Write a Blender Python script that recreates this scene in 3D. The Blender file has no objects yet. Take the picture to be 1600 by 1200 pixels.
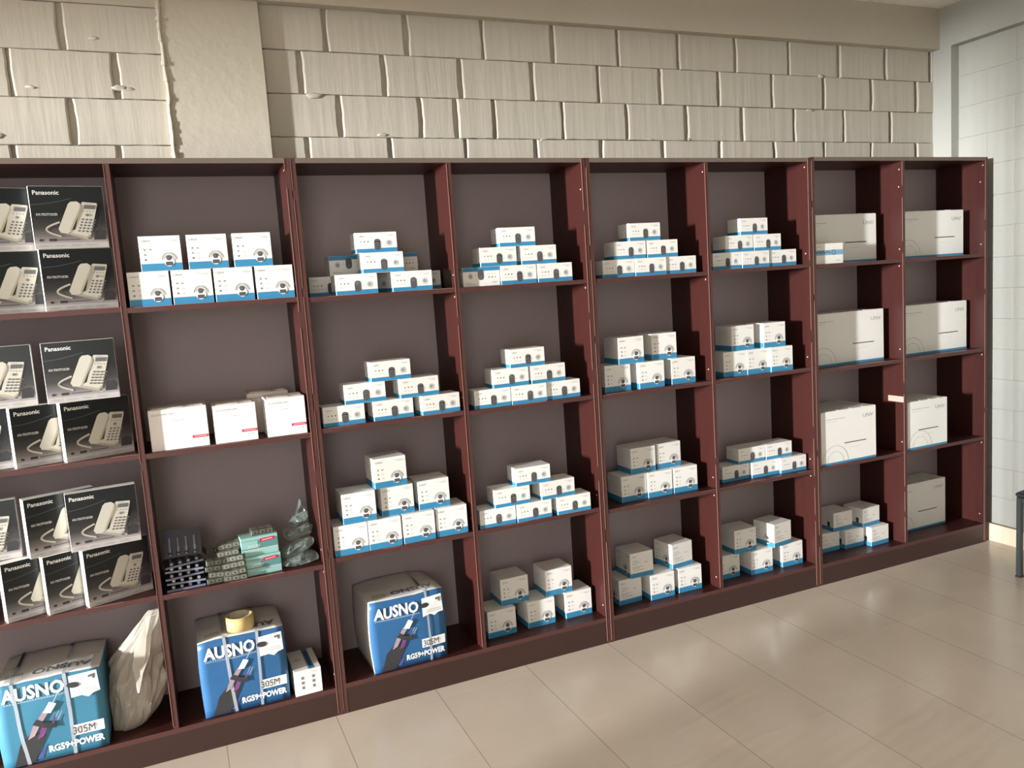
import bpy, bmesh, math, random
from mathutils import Vector, Matrix, noise
random.seed(7)
S = bpy.context.scene
COL = S.collection
PI = math.pi

# ------------------------------------------------------------------ camera
def cam_axes(yaw, pitch, roll):
    cy, sy = math.cos(yaw), math.sin(yaw); cp, sp = math.cos(pitch), math.sin(pitch)
    cr, sr = math.cos(roll), math.sin(roll)
    f = Vector((sy*cp, cy*cp, sp)); r = Vector((cy, -sy, 0)); u = r.cross(f)
    return r*cr + u*sr, -r*sr + u*cr, f
cd = bpy.data.cameras.new('camera'); cam = bpy.data.objects.new('camera', cd); COL.objects.link(cam)
r_, u_, f_ = cam_axes(0.3988, -0.1202, -0.0679)
m = Matrix((( r_.x, u_.x, -f_.x), (r_.y, u_.y, -f_.y), (r_.z, u_.z, -f_.z))).to_4x4()
m.translation = Vector((-0.0069, -2.9791, 1.590))
cam.matrix_world = m
cd.sensor_width = 36; cd.lens = 36*1251.75/1600; cd.clip_start = .05
S.camera = cam

# ------------------------------------------------------------------ light
S.view_settings.view_transform = 'Standard'; S.view_settings.look = 'None'
S.view_settings.gamma = 1; S.view_settings.use_curve_mapping = False
S.view_settings.exposure = 0.17
W = bpy.data.worlds.new('sky'); S.world = W; W.use_nodes = True
W.node_tree.nodes['Background'].inputs[0].default_value = (1.0, .955, .90, 1)
W.node_tree.nodes['Background'].inputs[1].default_value = 3.6
# bright daylight through the tall narrow shop doorway far to the left
sd = bpy.data.lights.new('doorway_daylight', 'AREA'); so = bpy.data.objects.new('doorway_daylight', sd); COL.objects.link(so)
sd.shape = 'RECTANGLE'; sd.size = .50; sd.size_y = 1.7; sd.energy = 13000; sd.color = (.97, .985, 1.0)
so.location = (-20, -5.3, 2.75)
so.rotation_euler = (Vector((2, .15, 1.3))-Vector(so.location)).to_track_quat('-Z', 'Y').to_euler()

# ------------------------------------------------------------------ materials
def srgb(r, g, b):
    def c(v):
        v /= 255
        return v/12.92 if v <= .04045 else ((v+.055)/1.055)**2.4
    return (c(r), c(g), c(b), 1)
MATS = {}
def mat(name, col, rough=.6, spec=.4, metal=0, alpha=1, bump=0, bscale=60, bstretch=(1, 1, 1), vary=0, vscale=6, coat=0, trans=0, bdist=.002):
    M = bpy.data.materials.new(name); M.use_nodes = True
    nt = M.node_tree; P = nt.nodes['Principled BSDF']
    P.inputs['Base Color'].default_value = col; P.inputs['Roughness'].default_value = rough
    P.inputs['Specular IOR Level'].default_value = spec; P.inputs['Metallic'].default_value = metal
    P.inputs['Alpha'].default_value = alpha
    P.inputs['Coat Weight'].default_value = coat
    P.inputs['Transmission Weight'].default_value = trans
    if bump or vary:
        tc = nt.nodes.new('ShaderNodeTexCoord'); mp = nt.nodes.new('ShaderNodeMapping')
        mp.inputs['Scale'].default_value = bstretch
        nt.links.new(tc.outputs['Object'], mp.inputs[0])
    if bump:
        nz = nt.nodes.new('ShaderNodeTexNoise'); nz.inputs['Scale'].default_value = bscale; nz.inputs['Detail'].default_value = 4
        nt.links.new(mp.outputs[0], nz.inputs[0])
        b = nt.nodes.new('ShaderNodeBump'); b.inputs['Strength'].default_value = bump; b.inputs['Distance'].default_value = bdist
        nt.links.new(nz.outputs[0], b.inputs['Height']); nt.links.new(b.outputs[0], P.inputs['Normal'])
    if vary:
        n2 = nt.nodes.new('ShaderNodeTexNoise'); n2.inputs['Scale'].default_value = vscale; n2.inputs['Detail'].default_value = 5
        nt.links.new(mp.outputs[0], n2.inputs[0])
        mx = nt.nodes.new('ShaderNodeMixRGB'); mx.blend_type = 'MIX'
        mx.inputs[1].default_value = [c*(1-vary) for c in col[:3]]+[1]
        mx.inputs[2].default_value = [min(1, c*(1+vary)) for c in col[:3]]+[1]
        nt.links.new(n2.outputs[0], mx.inputs[0]); nt.links.new(mx.outputs[0], P.inputs['Base Color'])
    MATS[name] = M
    return M
mat('wood_face', srgb(58, 25, 21), .42, .4, vary=.16, vscale=7, bstretch=(6, 6, 1), bump=.15, bscale=30)
mat('wood_edge', srgb(82, 50, 47), .45, .4, vary=.15, vscale=10)
mat('wood_top', srgb(108, 94, 86), .6, .3, vary=.12, vscale=8)
mat('wood_kick', srgb(58, 38, 34), .4, .4, vary=.12, vscale=6)
mat('wood_back', srgb(176, 163, 165), .55, .35, vary=.05, vscale=3, bump=.1, bscale=200)
mat('edge_pale', srgb(142, 100, 88), .6, .3)
mat('plug', srgb(190, 168, 158), .6, .3)
mat('wall_paint', srgb(184, 177, 163), .8, .25, vary=.06, vscale=2.2, bump=.5, bscale=13, bstretch=(2, 2, .16), bdist=.005)
mat('plaster', srgb(184, 176, 160), .8, .25, vary=.06, vscale=1.6, bump=.35, bscale=22, bdist=.005)
mat('right_paint', srgb(163, 163, 156), .75, .3, vary=.05, vscale=2, bump=.35, bscale=20, bdist=.005)
mat('ceiling_paint', srgb(238, 232, 222), .8, .2, vary=.04, vscale=3)
mat('skirting_tile', srgb(224, 210, 186), .25, .5, vary=.03)
mat('card_white', srgb(236, 234, 228), .5, .4, vary=.02, vscale=20)
mat('card_pink', srgb(246, 238, 234), .45, .4)
mat('card_inner', srgb(190, 180, 165), .7, .2)
mat('band_blue', srgb(54, 134, 176), .4, .5, vary=.06, vscale=40)
mat('band_pale', srgb(120, 170, 200), .4, .5)
mat('ink_grey', srgb(150, 152, 150), .5, .3)
mat('ink_light', srgb(206, 206, 202), .5, .3)
mat('ink_dark', srgb(58, 58, 60), .45, .4)
mat('ink_mid', srgb(104, 104, 104), .5, .3)
mat('ink_soft', srgb(84, 84, 86), .45, .4)
mat('ink_white', srgb(245, 245, 242), .45, .4)
mat('ink_red', srgb(205, 30, 70), .45, .4)
mat('tele_cream', srgb(206, 203, 190), .4, .4)
mat('tele_shade', srgb(176, 170, 150), .4, .4)
mat('tele_line', srgb(84, 100, 102), .4, .4)
mat('tele_low', srgb(96, 92, 92), .3, .5)
mat('tele_foot', srgb(196, 192, 190), .3, .5)
mat('cable_blue', srgb(48, 100, 148), .42, .45, vary=.12, vscale=9)
mat('cable_teal', srgb(66, 130, 158), .42, .45, vary=.12, vscale=9)
mat('cable_violet', srgb(84, 90, 150), .42, .45)
mat('copper', srgb(168, 148, 152), .5, .4)
mat('magenta', srgb(120, 70, 120), .5, .4)
mat('strap_white', srgb(214, 222, 228), .3, .5, alpha=.93)
mat('tape_yellow', srgb(208, 182, 122), .3, .5)
mat('tape_core', srgb(205, 196, 176), .7, .3)
mat('teal_card', srgb(150, 196, 190), .4, .5, vary=.05)
mat('teal_dark', srgb(92, 142, 140), .4, .5)
mat('olive_plastic', srgb(74, 76, 66), .35, .5, vary=.12, vscale=40)
mat('olive_light', srgb(112, 112, 98), .35, .5)
mat('navy_card', srgb(48, 50, 68), .35, .5, vary=.2, vscale=40)
mat('clear_edge', srgb(122, 128, 150), .2, .6)
mat('steel', srgb(170, 172, 180), .3, .5, metal=.7)
mat('dark_metal', srgb(60, 64, 64), .35, .5, metal=.3)
mat('seat_black', srgb(40, 42, 44), .5, .4)
mat('scrape', srgb(196, 150, 136), .7, .2)

def printed_black():
    M = bpy.data.materials.new('phone_print'); M.use_nodes = True; nt = M.node_tree; P = nt.nodes['Principled BSDF']
    tc = nt.nodes.new('ShaderNodeTexCoord'); sx = nt.nodes.new('ShaderNodeSeparateXYZ'); cr = nt.nodes.new('ShaderNodeValToRGB')
    mr = nt.nodes.new('ShaderNodeMapRange'); mr.inputs[1].default_value = 0; mr.inputs[2].default_value = .2
    nt.links.new(tc.outputs['Object'], sx.inputs[0]); nt.links.new(sx.outputs[2], mr.inputs[0]); nt.links.new(mr.outputs[0], cr.inputs[0])
    e = cr.color_ramp.elements
    e[0].position = 0; e[0].color = srgb(190, 184, 182); e[1].position = .33; e[1].color = srgb(64, 62, 62)
    for p_, c_ in ((.08, (176, 170, 169)), (.20, (120, 115, 114)), (.55, (28, 31, 33)), (1, (20, 28, 30))):
        q = e.new(p_); q.color = srgb(*c_)
    nt.links.new(cr.outputs[0], P.inputs['Base Color']); P.inputs['Roughness'].default_value = .32
    MATS['phone_print'] = M
printed_black()

def plastic(name, col, alpha, rough, bscale, bstr):
    M = bpy.data.materials.new(name); M.use_nodes = True; nt = M.node_tree; P = nt.nodes['Principled BSDF']
    out = nt.nodes['Material Output']
    P.inputs['Base Color'].default_value = col; P.inputs['Roughness'].default_value = rough; P.inputs['Specular IOR Level'].default_value = .7
    tr = nt.nodes.new('ShaderNodeBsdfTransparent'); tl = nt.nodes.new('ShaderNodeBsdfTranslucent'); tl.inputs[0].default_value = col
    m1 = nt.nodes.new('ShaderNodeMixShader'); m1.inputs[0].default_value = .3
    m2 = nt.nodes.new('ShaderNodeMixShader'); m2.inputs[0].default_value = alpha
    nt.links.new(P.outputs[0], m1.inputs[1]); nt.links.new(tl.outputs[0], m1.inputs[2])
    nt.links.new(tr.outputs[0], m2.inputs[1]); nt.links.new(m1.outputs[0], m2.inputs[2]); nt.links.new(m2.outputs[0], out.inputs[0])
    tc = nt.nodes.new('ShaderNodeTexCoord'); nz = nt.nodes.new('ShaderNodeTexNoise'); nz.inputs['Scale'].default_value = bscale; nz.inputs['Detail'].default_value = 3
    b = nt.nodes.new('ShaderNodeBump'); b.inputs['Strength'].default_value = bstr; b.inputs['Distance'].default_value = .01
    nt.links.new(tc.outputs['Object'], nz.inputs[0]); nt.links.new(nz.outputs[0], b.inputs['Height']); nt.links.new(b.outputs[0], P.inputs['Normal'])
    MATS[name] = M
plastic('bag_plastic', srgb(214, 206, 192), .82, .28, 14, .5)
plastic('clear_plastic', srgb(168, 186, 178), .34, .06, 34, .8)

def tile_floor():
    M = bpy.data.materials.new('floor_tiles'); M.use_nodes = True; nt = M.node_tree; P = nt.nodes['Principled BSDF']
    L = nt.links.new
    tc = nt.nodes.new('ShaderNodeTexCoord'); mp = nt.nodes.new('ShaderNodeMapping')
    mp.inputs['Location'].default_value = (-.0225, .09, 0)
    L(tc.outputs['Object'], mp.inputs[0])
    br = nt.nodes.new('ShaderNodeTexBrick'); br.offset = 0; br.inputs['Scale'].default_value = 1
    br.inputs['Brick Width'].default_value = .4; br.inputs['Row Height'].default_value = .4
    br.inputs['Mortar Size'].default_value = .0016; br.inputs['Mortar Smooth'].default_value = .2; br.inputs['Bias'].default_value = 0
    br.inputs['Color1'].default_value = srgb(221, 206, 188); br.inputs['Color2'].default_value = srgb(216, 201, 183); br.inputs['Mortar'].default_value = srgb(212, 197, 179)
    b2 = nt.nodes.new('ShaderNodeTexBrick'); b2.offset = 0; b2.inputs['Scale'].default_value = 1
    b2.inputs['Brick Width'].default_value = .4; b2.inputs['Row Height'].default_value = 100; b2.inputs['Mortar Size'].default_value = .0016
    b2.inputs['Color1'].default_value = b2.inputs['Color2'].default_value = (1, 1, 1, 1); b2.inputs['Mortar'].default_value = (.60, .56, .50, 1)
    mp2 = nt.nodes.new('ShaderNodeMapping'); mp2.inputs['Location'].default_value = (-.0225, 50, 0); L(tc.outputs['Object'], mp2.inputs[0]); L(mp2.outputs[0], b2.inputs['Vector'])
    L(mp.outputs[0], br.inputs['Vector'])
    nz = nt.nodes.new('ShaderNodeTexNoise'); nz.inputs['Scale'].default_value = 3; nz.inputs['Detail'].default_value = 8
    L(tc.outputs['Object'], nz.inputs[0])
    mx = nt.nodes.new('ShaderNodeMixRGB'); mx.blend_type = 'MULTIPLY'; mx.inputs[0].default_value = .22
    m3 = nt.nodes.new('ShaderNodeMixRGB'); m3.blend_type = 'MULTIPLY'; m3.inputs[0].default_value = 1
    L(br.outputs['Color'], m3.inputs[1]); L(b2.outputs['Color'], m3.inputs[2]); L(m3.outputs[0], mx.inputs[1]); L(nz.outputs[0], mx.inputs[2])
    L(mx.outputs[0], P.inputs['Base Color']); P.inputs['Roughness'].default_value = .22; P.inputs['Specular IOR Level'].default_value = .5
    MATS['floor_tiles'] = M
tile_floor()

# ------------------------------------------------------------------ mesh helpers
class MB:
    """collects shapes with materials and links them as one mesh object"""
    def __init__(self): self.bm = bmesh.new(); self.mats = []
    def mi(self, name):
        if name not in self.mats: self.mats.append(name)
        return self.mats.index(name)
    def box(self, x0, x1, y0, y1, z0, z1, m, bev=0, M=None, faces=None):
        """faces: dict of axis-face name to material"""
        t = bmesh.new()
        vs = [t.verts.new((x, y, z)) for x in (x0, x1) for y in (y0, y1) for z in (z0, z1)]
        F = {'-x': (0, 1, 3, 2), '+x': (4, 6, 7, 5), '-y': (0, 4, 5, 1), '+y': (2, 3, 7, 6), '-z': (0, 2, 6, 4), '+z': (1, 5, 7, 3)}
        for k, ix in F.items():
            f = t.faces.new([vs[i] for i in ix]); f.material_index = self.mi((faces or {}).get(k, m))
        if bev: bmesh.ops.bevel(t, geom=t.edges[:], offset=bev, segments=1, affect='EDGES', profile=.5)
        self.merge(t, M)
    def merge(self, t, M=None):
        if M is not None: t.transform(M)
        me = bpy.data.meshes.new('tmp'); t.to_mesh(me); t.free()
        self.bm.from_mesh(me); bpy.data.meshes.remove(me)
    def poly(self, pts, m, M=None):
        vs = [self.bm.verts.new((M @ Vector(p)) if M is not None else p) for p in pts]
        f = self.bm.faces.new(vs); f.material_index = self.mi(m); return f
    def cyl(self, p0, p1, r, m, seg=12, r2=None, caps=True):
        p0, p1 = Vector(p0), Vector(p1); d = p1-p0; L = d.length
        t = bmesh.new()
        bmesh.ops.create_cone(t, cap_ends=caps, segments=seg, radius1=r, radius2=r if r2 is None else r2, depth=L)
        k = self.mi(m)
        for f in t.faces: f.material_index = k
        M = Matrix.Translation((p0+p1)/2) @ d.to_track_quat('Z', 'Y').to_matrix().to_4x4()
        self.merge(t, M)
    def build(self, name, parent=None, smooth=False, recalc=True):
        if recalc: bmesh.ops.recalc_face_normals(self.bm, faces=self.bm.faces[:])
        me = bpy.data.meshes.new(name); self.bm.to_mesh(me); self.bm.free()
        for n in self.mats: me.materials.append(MATS[n])
        if smooth:
            for p in me.polygons: p.use_smooth = True
        o = bpy.data.objects.new(name, me); COL.objects.link(o)
        if parent: o.parent = parent
        return o

_tcache = {}
def text_mesh(s, size, bold=0, sx=1.0):
    k = (s, size, bold, sx)
    if k not in _tcache:
        c = bpy.data.curves.new('t', 'FONT'); c.body = s; c.size = size; c.offset = bold; c.resolution_u = 2
        o = bpy.data.objects.new('t', c); me = bpy.data.meshes.new_from_object(o)
        bpy.data.objects.remove(o); bpy.data.curves.remove(c)
        xs = [v.co.x for v in me.vertices]; x0 = min(xs)
        for v in me.vertices: v.co.x = (v.co.x-x0)*sx
        _tcache[k] = me
    return _tcache[k]

class Face:
    """a printed face: u to the right, v up, drawn slightly proud of the board"""
    def __init__(self, mb, origin, u, v, off=.0004):
        self.mb = mb; u = Vector(u); v = Vector(v); n = u.cross(v)
        self.u, self.v, self.n, self.o, self.off = u, v, n, Vector(origin), off
        self.lv = 0
    def P(self, a, b, k=0): return self.o + self.u*a + self.v*b + self.n*(self.off*(1+k))
    def poly(self, pts, m, k=0):
        vs = [self.mb.bm.verts.new(self.P(a, b, k)) for a, b in pts]
        f = self.mb.bm.faces.new(vs); f.material_index = self.mb.mi(m)
    def rect(self, a0, b0, a1, b1, m, k=0, n=1):
        for i in range(n):
            for j in range(n):
                A0 = a0+(a1-a0)*i/n; A1 = a0+(a1-a0)*(i+1)/n; B0 = b0+(b1-b0)*j/n; B1 = b0+(b1-b0)*(j+1)/n
                self.poly([(A0, B0), (A1, B0), (A1, B1), (A0, B1)], m, k)
    def ell(self, a, b, ra, rb, m, k=0, n=18, t0=0, t1=2*PI, rot=0):
        full = abs(t1-t0-2*PI) < 1e-6
        pts = []
        for i in range(n if full else n+1):
            t = t0+(t1-t0)*i/n; x = ra*math.cos(t); y = rb*math.sin(t)
            pts.append((a+x*math.cos(rot)-y*math.sin(rot), b+x*math.sin(rot)+y*math.cos(rot)))
        self.poly(pts, m, k)
    def ring(self, a, b, r, w, m, k=0, n=18, t0=0, t1=PI, asp=1):
        for i in range(n):
            p = t0+(t1-t0)*i/n; q = t0+(t1-t0)*(i+1)/n
            self.poly([(a+(r)*math.cos(p), b+asp*r*math.sin(p)), (a+(r-w)*math.cos(p), b+asp*(r-w)*math.sin(p)),
                       (a+(r-w)*math.cos(q), b+asp*(r-w)*math.sin(q)), (a+r*math.cos(q), b+asp*r*math.sin(q))][::-1], m, k)
    def rrect(self, a0, b0, a1, b1, r, m, k=0):
        pts = []
        for cx, cy, t in ((a1-r, b1-r, 0), (a0+r, b1-r, PI/2), (a0+r, b0+r, PI), (a1-r, b0+r, 3*PI/2)):
            for i in range(5): pts.append((cx+r*math.cos(t+i*PI/8), cy+r*math.sin(t+i*PI/8)))
        self.poly(pts, m, k)
    def stroke(self, pts, w, m, k=0):
        for (a, b), (c, d) in zip(pts, pts[1:]):
            L = math.hypot(c-a, d-b) or 1; nx, ny = -(d-b)/L*w/2, (c-a)/L*w/2
            self.poly([(a-nx, b-ny), (c-nx, d-ny), (c+nx, d+ny), (a+nx, b+ny)], m, k)
    def text(self, s, a, b, size, m, k=0, bold=0, sx=1.0, rot=0):
        me = text_mesh(s, size, bold, sx); t = bmesh.new(); t.from_mesh(me)
        ca, sa = math.cos(rot), math.sin(rot); idx = self.mb.mi(m)
        for v in t.verts:
            x, y = v.co.x, v.co.y
            v.co = self.P(a+x*ca-y*sa, b+x*sa+y*ca, k)
        for f in t.faces: f.material_index = idx
        self.mb.merge(t)

def front(mb, w, d, off=.0004): return Face(mb, (-w/2, -d/2, 0), (1, 0, 0), (0, 0, 1), off)
def left(mb, w, d, off=.0004): return Face(mb, (-w/2, d/2, 0), (0, -1, 0), (0, 0, 1), off)
def top(mb, w, d, h, off=.0004): return Face(mb, (-w/2, -d/2, h), (1, 0, 0), (0, 1, 0), off)

def tag(o, label, cat, group=None, kind=None):
    if label: o['label'] = label
    if cat: o['category'] = cat
    if group: o['group'] = group
    if kind: o['kind'] = kind
    return o
def empty(name, loc, rz=0):
    o = bpy.data.objects.new(name, None); COL.objects.link(o); o.location = loc; o.rotation_euler = (0, 0, rz); o.empty_display_size = .1
    return o
def struct(o): o['kind'] = 'structure'; return o

# ------------------------------------------------------------------ setting
YW = .337          # block wall face
XL, XR = -4.0, 4.122
YF = -6.2
mb = MB(); mb.box(XL, XR+.1, YF, YW+.1, -.1, 0, 'floor_tiles'); struct(mb.build('floor'))
mb = MB(); mb.box(XL, .09, .325, .44, 2.79, 2.946, 'plaster'); struct(mb.build('trim_5'))
mb = MB(); mb.box(XL, XR+.1, YF, YW+.1, 2.946, 3.05, 'ceiling_paint')
struct(mb.build('ceiling'))

def block(mb, a0, a1, z0, z1, depth, put, m, rnd):
    """one painted block: a bevelled pillow standing proud of the mortar; put maps (a, out, z) to space"""
    bv = .007; bz = .0022
    j = lambda s=.0016: rnd.uniform(-s, s)
    o = depth+j(min(.0022, depth*.2)); n = 7
    wl, wr = [], []
    bl, br = rnd.uniform(-.005, .005), rnd.uniform(-.005, .005)
    for i in range(n+1):
        t = i/n; wl.append(bl*math.sin(PI*t)+j(.0014)); wr.append(br*math.sin(PI*t)+j(.0014))
    outer = [(a0+(a1-a0)*i/n, z0+j(.0008)) for i in range(n)] + [(a1+wr[i], z0+(z1-z0)*i/n) for i in range(n)]
    outer += [(a1+(a0-a1)*i/n, z1+j(.0008)) for i in range(n)] + [(a0+wl[i], z1+(z0-z1)*i/n) for i in range(n)]
    ca, cz = (a0+a1)/2, (z0+z1)/2
    sa, sz = 1-2*bv/(a1-a0), 1-2*bz/(z1-z0)
    V0 = [mb.bm.verts.new(put(a, 0, z)) for a, z in outer]
    V1 = [mb.bm.verts.new(put(ca+(a-ca)*(1-.2*bv/(a1-a0)), max(.001, o-.004), cz+(z-cz)*(1-.2*bz/(z1-z0)))) for a, z in outer]
    V2 = [mb.bm.verts.new(put(ca+(a-ca)*sa, o, cz+(z-cz)*sz)) for a, z in outer]
    k = mb.mi(m)
    for A, B in ((V0, V1), (V1, V2)):
        for i in range(len(A)):
            f = mb.bm.faces.new((A[i], A[(i+1) % len(A)], B[(i+1) % len(A)], B[i])); f.material_index = k
    f = mb.bm.faces.new(V2); f.material_index = k

def block_wall(name, a_lo, a_hi, rows, put, m, depth=.018, gv=.017, gh=.0012, seed=3):
    rnd = random.Random(seed); mb = MB()
    for z0, z1, joints in rows:
        js = sorted(x for x in joints if a_lo+.03 < x < a_hi-.03)
        cuts = [a_lo]+js+[a_hi]
        for p, q in zip(cuts, cuts[1:]):
            g0 = rnd.uniform(.6, 1.25)*gv/2; g1 = rnd.uniform(.6, 1.25)*gv/2
            block(mb, p+(g0 if p != a_lo else 0), q-(g1 if q != a_hi else 0), z0+gh/2, z1-gh/2, depth, put, m, rnd)
    zlo, zhi = rows[-1][0], rows[0][1]
    q = [put(a_lo, 0, zlo), put(a_hi, 0, zlo), put(a_hi, 0, zhi), put(a_lo, 0, zhi)]
    mb.poly([q[0], q[1], q[2], q[3]], m)
    q2 = [v+(put(0, -.12, 0)-put(0, 0, 0)) for v in q]
    mb.poly(q2, m)
    for i in range(4): mb.poly([q[i], q[(i+1) % 4], q2[(i+1) % 4], q2[i]], m)
    return struct(mb.build(name, recalc=True))
put_back = lambda a, o, z: Vector((a, YW+.018-o, z))
rows = []; zt = 2.732
starts = [.69, .58, .72, .58]
for i in range(17):
    z1 = zt-.1655*i; z0 = max(0, z1-.1655)
    s = starts[i] if i < 4 else (.70 if i % 2 == 0 else .56)
    js = [s+.3355*k for k in range(-1, 12)]
    if i == 2: js.append(1.215)
    rows.append((z0, z1, js))
block_wall('wall_back', .40, 4.09, rows, put_back, 'wall_paint')
rows = [(2.69, 2.80, [])]; zt = 2.69
st = [-.24, -.08, -.24, -.10]
for i in range(17):
    z1 = zt-.1635*i; z0 = max(0, z1-.1635)
    s = st[i % 4]
    rows.append((z0, z1, [s-.334*k for k in range(0, 13)]))
block_wall('wall_back', XL, .12, rows, put_back, 'wall_paint', seed=9, gv=.017)
# column, ring beam
def rough_prism(name, x0, x1, y0, y1, z0, z1, m, nx=1, nz=1, amp=.003):
    mb = MB(); mb.box(x0, x1, y0, y1, z0, z1, m)
    bmesh.ops.subdivide_edges(mb.bm, edges=[e for e in mb.bm.edges if abs((e.verts[0].co-e.verts[1].co).z) > .5 or abs((e.verts[0].co-e.verts[1].co).x) > .5], cuts=24)
    for v in mb.bm.verts:
        n = noise.noise_vector(v.co*5)
        v.co += Vector((n.x*amp, 0, n.z*amp)) if True else 0
    return struct(mb.build(name))
rough_prism('trim_1', .088, .438, .312, .43, 0, 2.80, 'plaster')
mb = MB(); pts = []
rk = random.Random(4)
for i in range(61):
    z = 1.9+.85*i/60; pts.append((.086+.006*noise.noise(Vector((z*9, 0, 0)))+rk.uniform(-.001, .001), .314, z))
for p, q in zip(pts, pts[1:]): mb.cyl(p, q, rk.uniform(.007, .011), 'plaster', 8)
struct(mb.build('trim_6'))
mb = MB()
for i in range(18):   # lumps of squeezed-out mortar on the painted blocks
    a = rk.choice((rk.uniform(-.9, .05), rk.uniform(.5, 3.9))); z = 2.732-.1655*rk.choice((1, 2, 3))+rk.uniform(-.012, .012)
    t = bmesh.new(); bmesh.ops.create_icosphere(t, subdivisions=2, radius=rk.uniform(.006, .014))
    kk = mb.mi('wall_paint')
    for f in t.faces: f.material_index = kk; f.smooth = True
    sxx = rk.uniform(1.4, 2.6)
    for v in t.verts: v.co += noise.noise_vector(v.co*110+Vector((i, 0, 0)))*.006; v.co.x *= sxx; v.co.y *= .4; v.co.z *= .8
    mb.merge(t, Matrix.Translation((a, .338, z)))
struct(mb.build('trim_7'))
rough_prism('trim_2', .088, 4.2, .292, .44, 2.730, 2.946, 'plaster')
# right wall: column, beam, blocks
rough_prism('trim_3', 4.066, 4.25, .222, .43, 0, 2.74, 'right_paint', amp=.002)
mb = MB(); mb.box(4.066, 4.25, YF, .292, 2.732, 2.946, 'right_paint'); struct(mb.build('trim_4'))
put_right = lambda a, o, z: Vector((XR+.003-o, a, z))
rows = []; zt = 2.732
for i in range(17):
    z1 = zt-.1655*i; z0 = max(0, z1-.1655)
    s = -.10 if i % 2 == 0 else .06
    rows.append((z0, z1, [s-.334*k for k in range(0, 21)]))
block_wall('wall_right', YF, .222, rows, put_right, 'right_paint', depth=.003, gv=.002, gh=.0004, seed=5)
mb = MB(); mb.box(4.092, 4.106, YF, .218, 0, .098, 'skirting_tile', bev=.002); struct(mb.build('baseboard_right'))

# unseen walls behind the camera and at left, openings shaped to steer the daylight
mb = MB(); mb.box(XL-.15, -2.6, YF-.1, YF, 0, 2.946, 'right_paint'); mb.box(-.7, XR+.1, YF-.1, YF, 0, 2.946, 'right_paint'); struct(mb.build('wall_front'))
mb = MB(); mb.box(XL-.15, XL, YF, YW+.1, 2.56, 2.946, 'right_paint'); mb.box(XL-.15, XL, YF, -4.6, 0, 2.56, 'right_paint'); mb.box(XL-.15, XL, -.1, YW+.1, 0, 2.56, 'right_paint'); struct(mb.build('wall_left'))

mb = MB()     # unseen slats added to thin the direct light on right wall and floor
for i in range(71): mb.box(XL-.09, XL-.07, -4.6+.04*i-.0085, -4.6+.04*i+.0085, 0, 2.6, 'dark_metal')
mb.box(XL-.11, XL-.06, -4.6, -1.76, 1.2, 1.24, 'dark_metal'); struct(mb.build('shade_slats'))

# ------------------------------------------------------------------ bookcases
T = .018; D = .298; H = 2.097
def bookcase(x0, x1, div, zL, zR, zk, label, H=H, seed=0, notes=()):
    rnd = random.Random(seed)
    r = empty('bookcase', ((x0+x1)/2, 0, 0)); cx = (x0+x1)/2
    tag(r, label, 'bookcase', 'open mahogany bookcases along the back wall')
    L = lambda x: x-cx
    def panel(name, xa, xb, z0, z1, plugs=True, full=False, ya=0):
        mb = MB(); mb.box(L(xa), L(xb), ya+.001, D, z0, z1, 'wood_face', faces={'-y': 'wood_edge'})
        # pale chipped line down the left arris of the front edge
        z = z0+.01
        while z < z1-.02:
            l = rnd.uniform(.10, .5); e = min(z+l, z1-.004); w = rnd.choice((.0007, .0011, .0016))
            mb.box(L(xa)-.0006, L(xa)+w, ya-.0006, ya+.0015, z, e, 'edge_pale'); z = e+rnd.choice((.0, .004, .03, .06))
        if plugs:
            for zz in (zL if xb < (x0+x1)/2+.3 else zR)[:3]+[zk, z1-.09]:
                for dz in (-.035, .05):
                    yy = rnd.uniform(.014, .03)
                    if rnd.random() < .6: mb.cyl((L(xa)-.0012, yy, zz+dz), (L(xa)+.001, yy, zz+dz), .0035, 'plug', 8)
        return mb.build(name, r)
    panel('side_panel', x0, x0+T, 0, H)
    panel('side_panel', x1-T, x1, 0, H)
    panel('divider', div, div+T, zk, H-T, ya=.0015)
    mb = MB(); mb.box(L(x0+T), L(x1-T), .001, D, H-T, H, 'wood_face', faces={'-y': 'wood_top'}); mb.build('top_board', r)
    mb = MB(); mb.box(L(x0+T), L(x1-T), .001, D, zk-T, zk, 'wood_face', faces={'-y': 'wood_edge'}); mb.build('bottom_board', r)
    mb = MB(); mb.box(L(x0+T), L(x1-T), .002, .02, 0, zk-T, 'wood_kick'); mb.build('kick_board', r)
    mb = MB(); mb.box(L(x0), L(x1), D, D+.004, .02, H-.004, 'wood_back', faces={}); mb.build('back_panel', r)
    for zs, xa, xb in ((zL, x0+T, div), (zR, div+T, x1-T)):
        for z in zs:
            mb = MB(); mb.box(L(xa), L(xb), .003, D, z-T, z, 'wood_face', faces={'-y': 'wood_edge'})
            x = xa+rnd.uniform(.02, .2)
            while x < xb-.03:
                e = min(xb-.005, x+rnd.uniform(.05, .25)); mb.box(L(x), L(e), .0022, .004, z-.0013, z+.0004, 'edge_pale'); x = e+rnd.uniform(.1, .4)
            mb.build('shelf', r)
    return r
XA, XB, XC, XD, XE = -.880, .4535, 1.644, 2.8475, 4.058
ZA1, ZA2 = [1.612, 1.112, .609], [1.607, 1.108, .604]
ZB1, ZB2 = [1.602, 1.116, .6185], [1.601, 1.111, .6185]
ZC1, ZC2 = [1.600, 1.106, .600], [1.604, 1.106, .600]
ZD1, ZD2 = [1.598, 1.088, .603], [1.598, 1.088, .601]
bookcase(XA, XB-.003, -.145, ZA1, ZA2, .112, 'leftmost mahogany bookcase holding black telephone boxes and cut by the left edge', seed=1)
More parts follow.
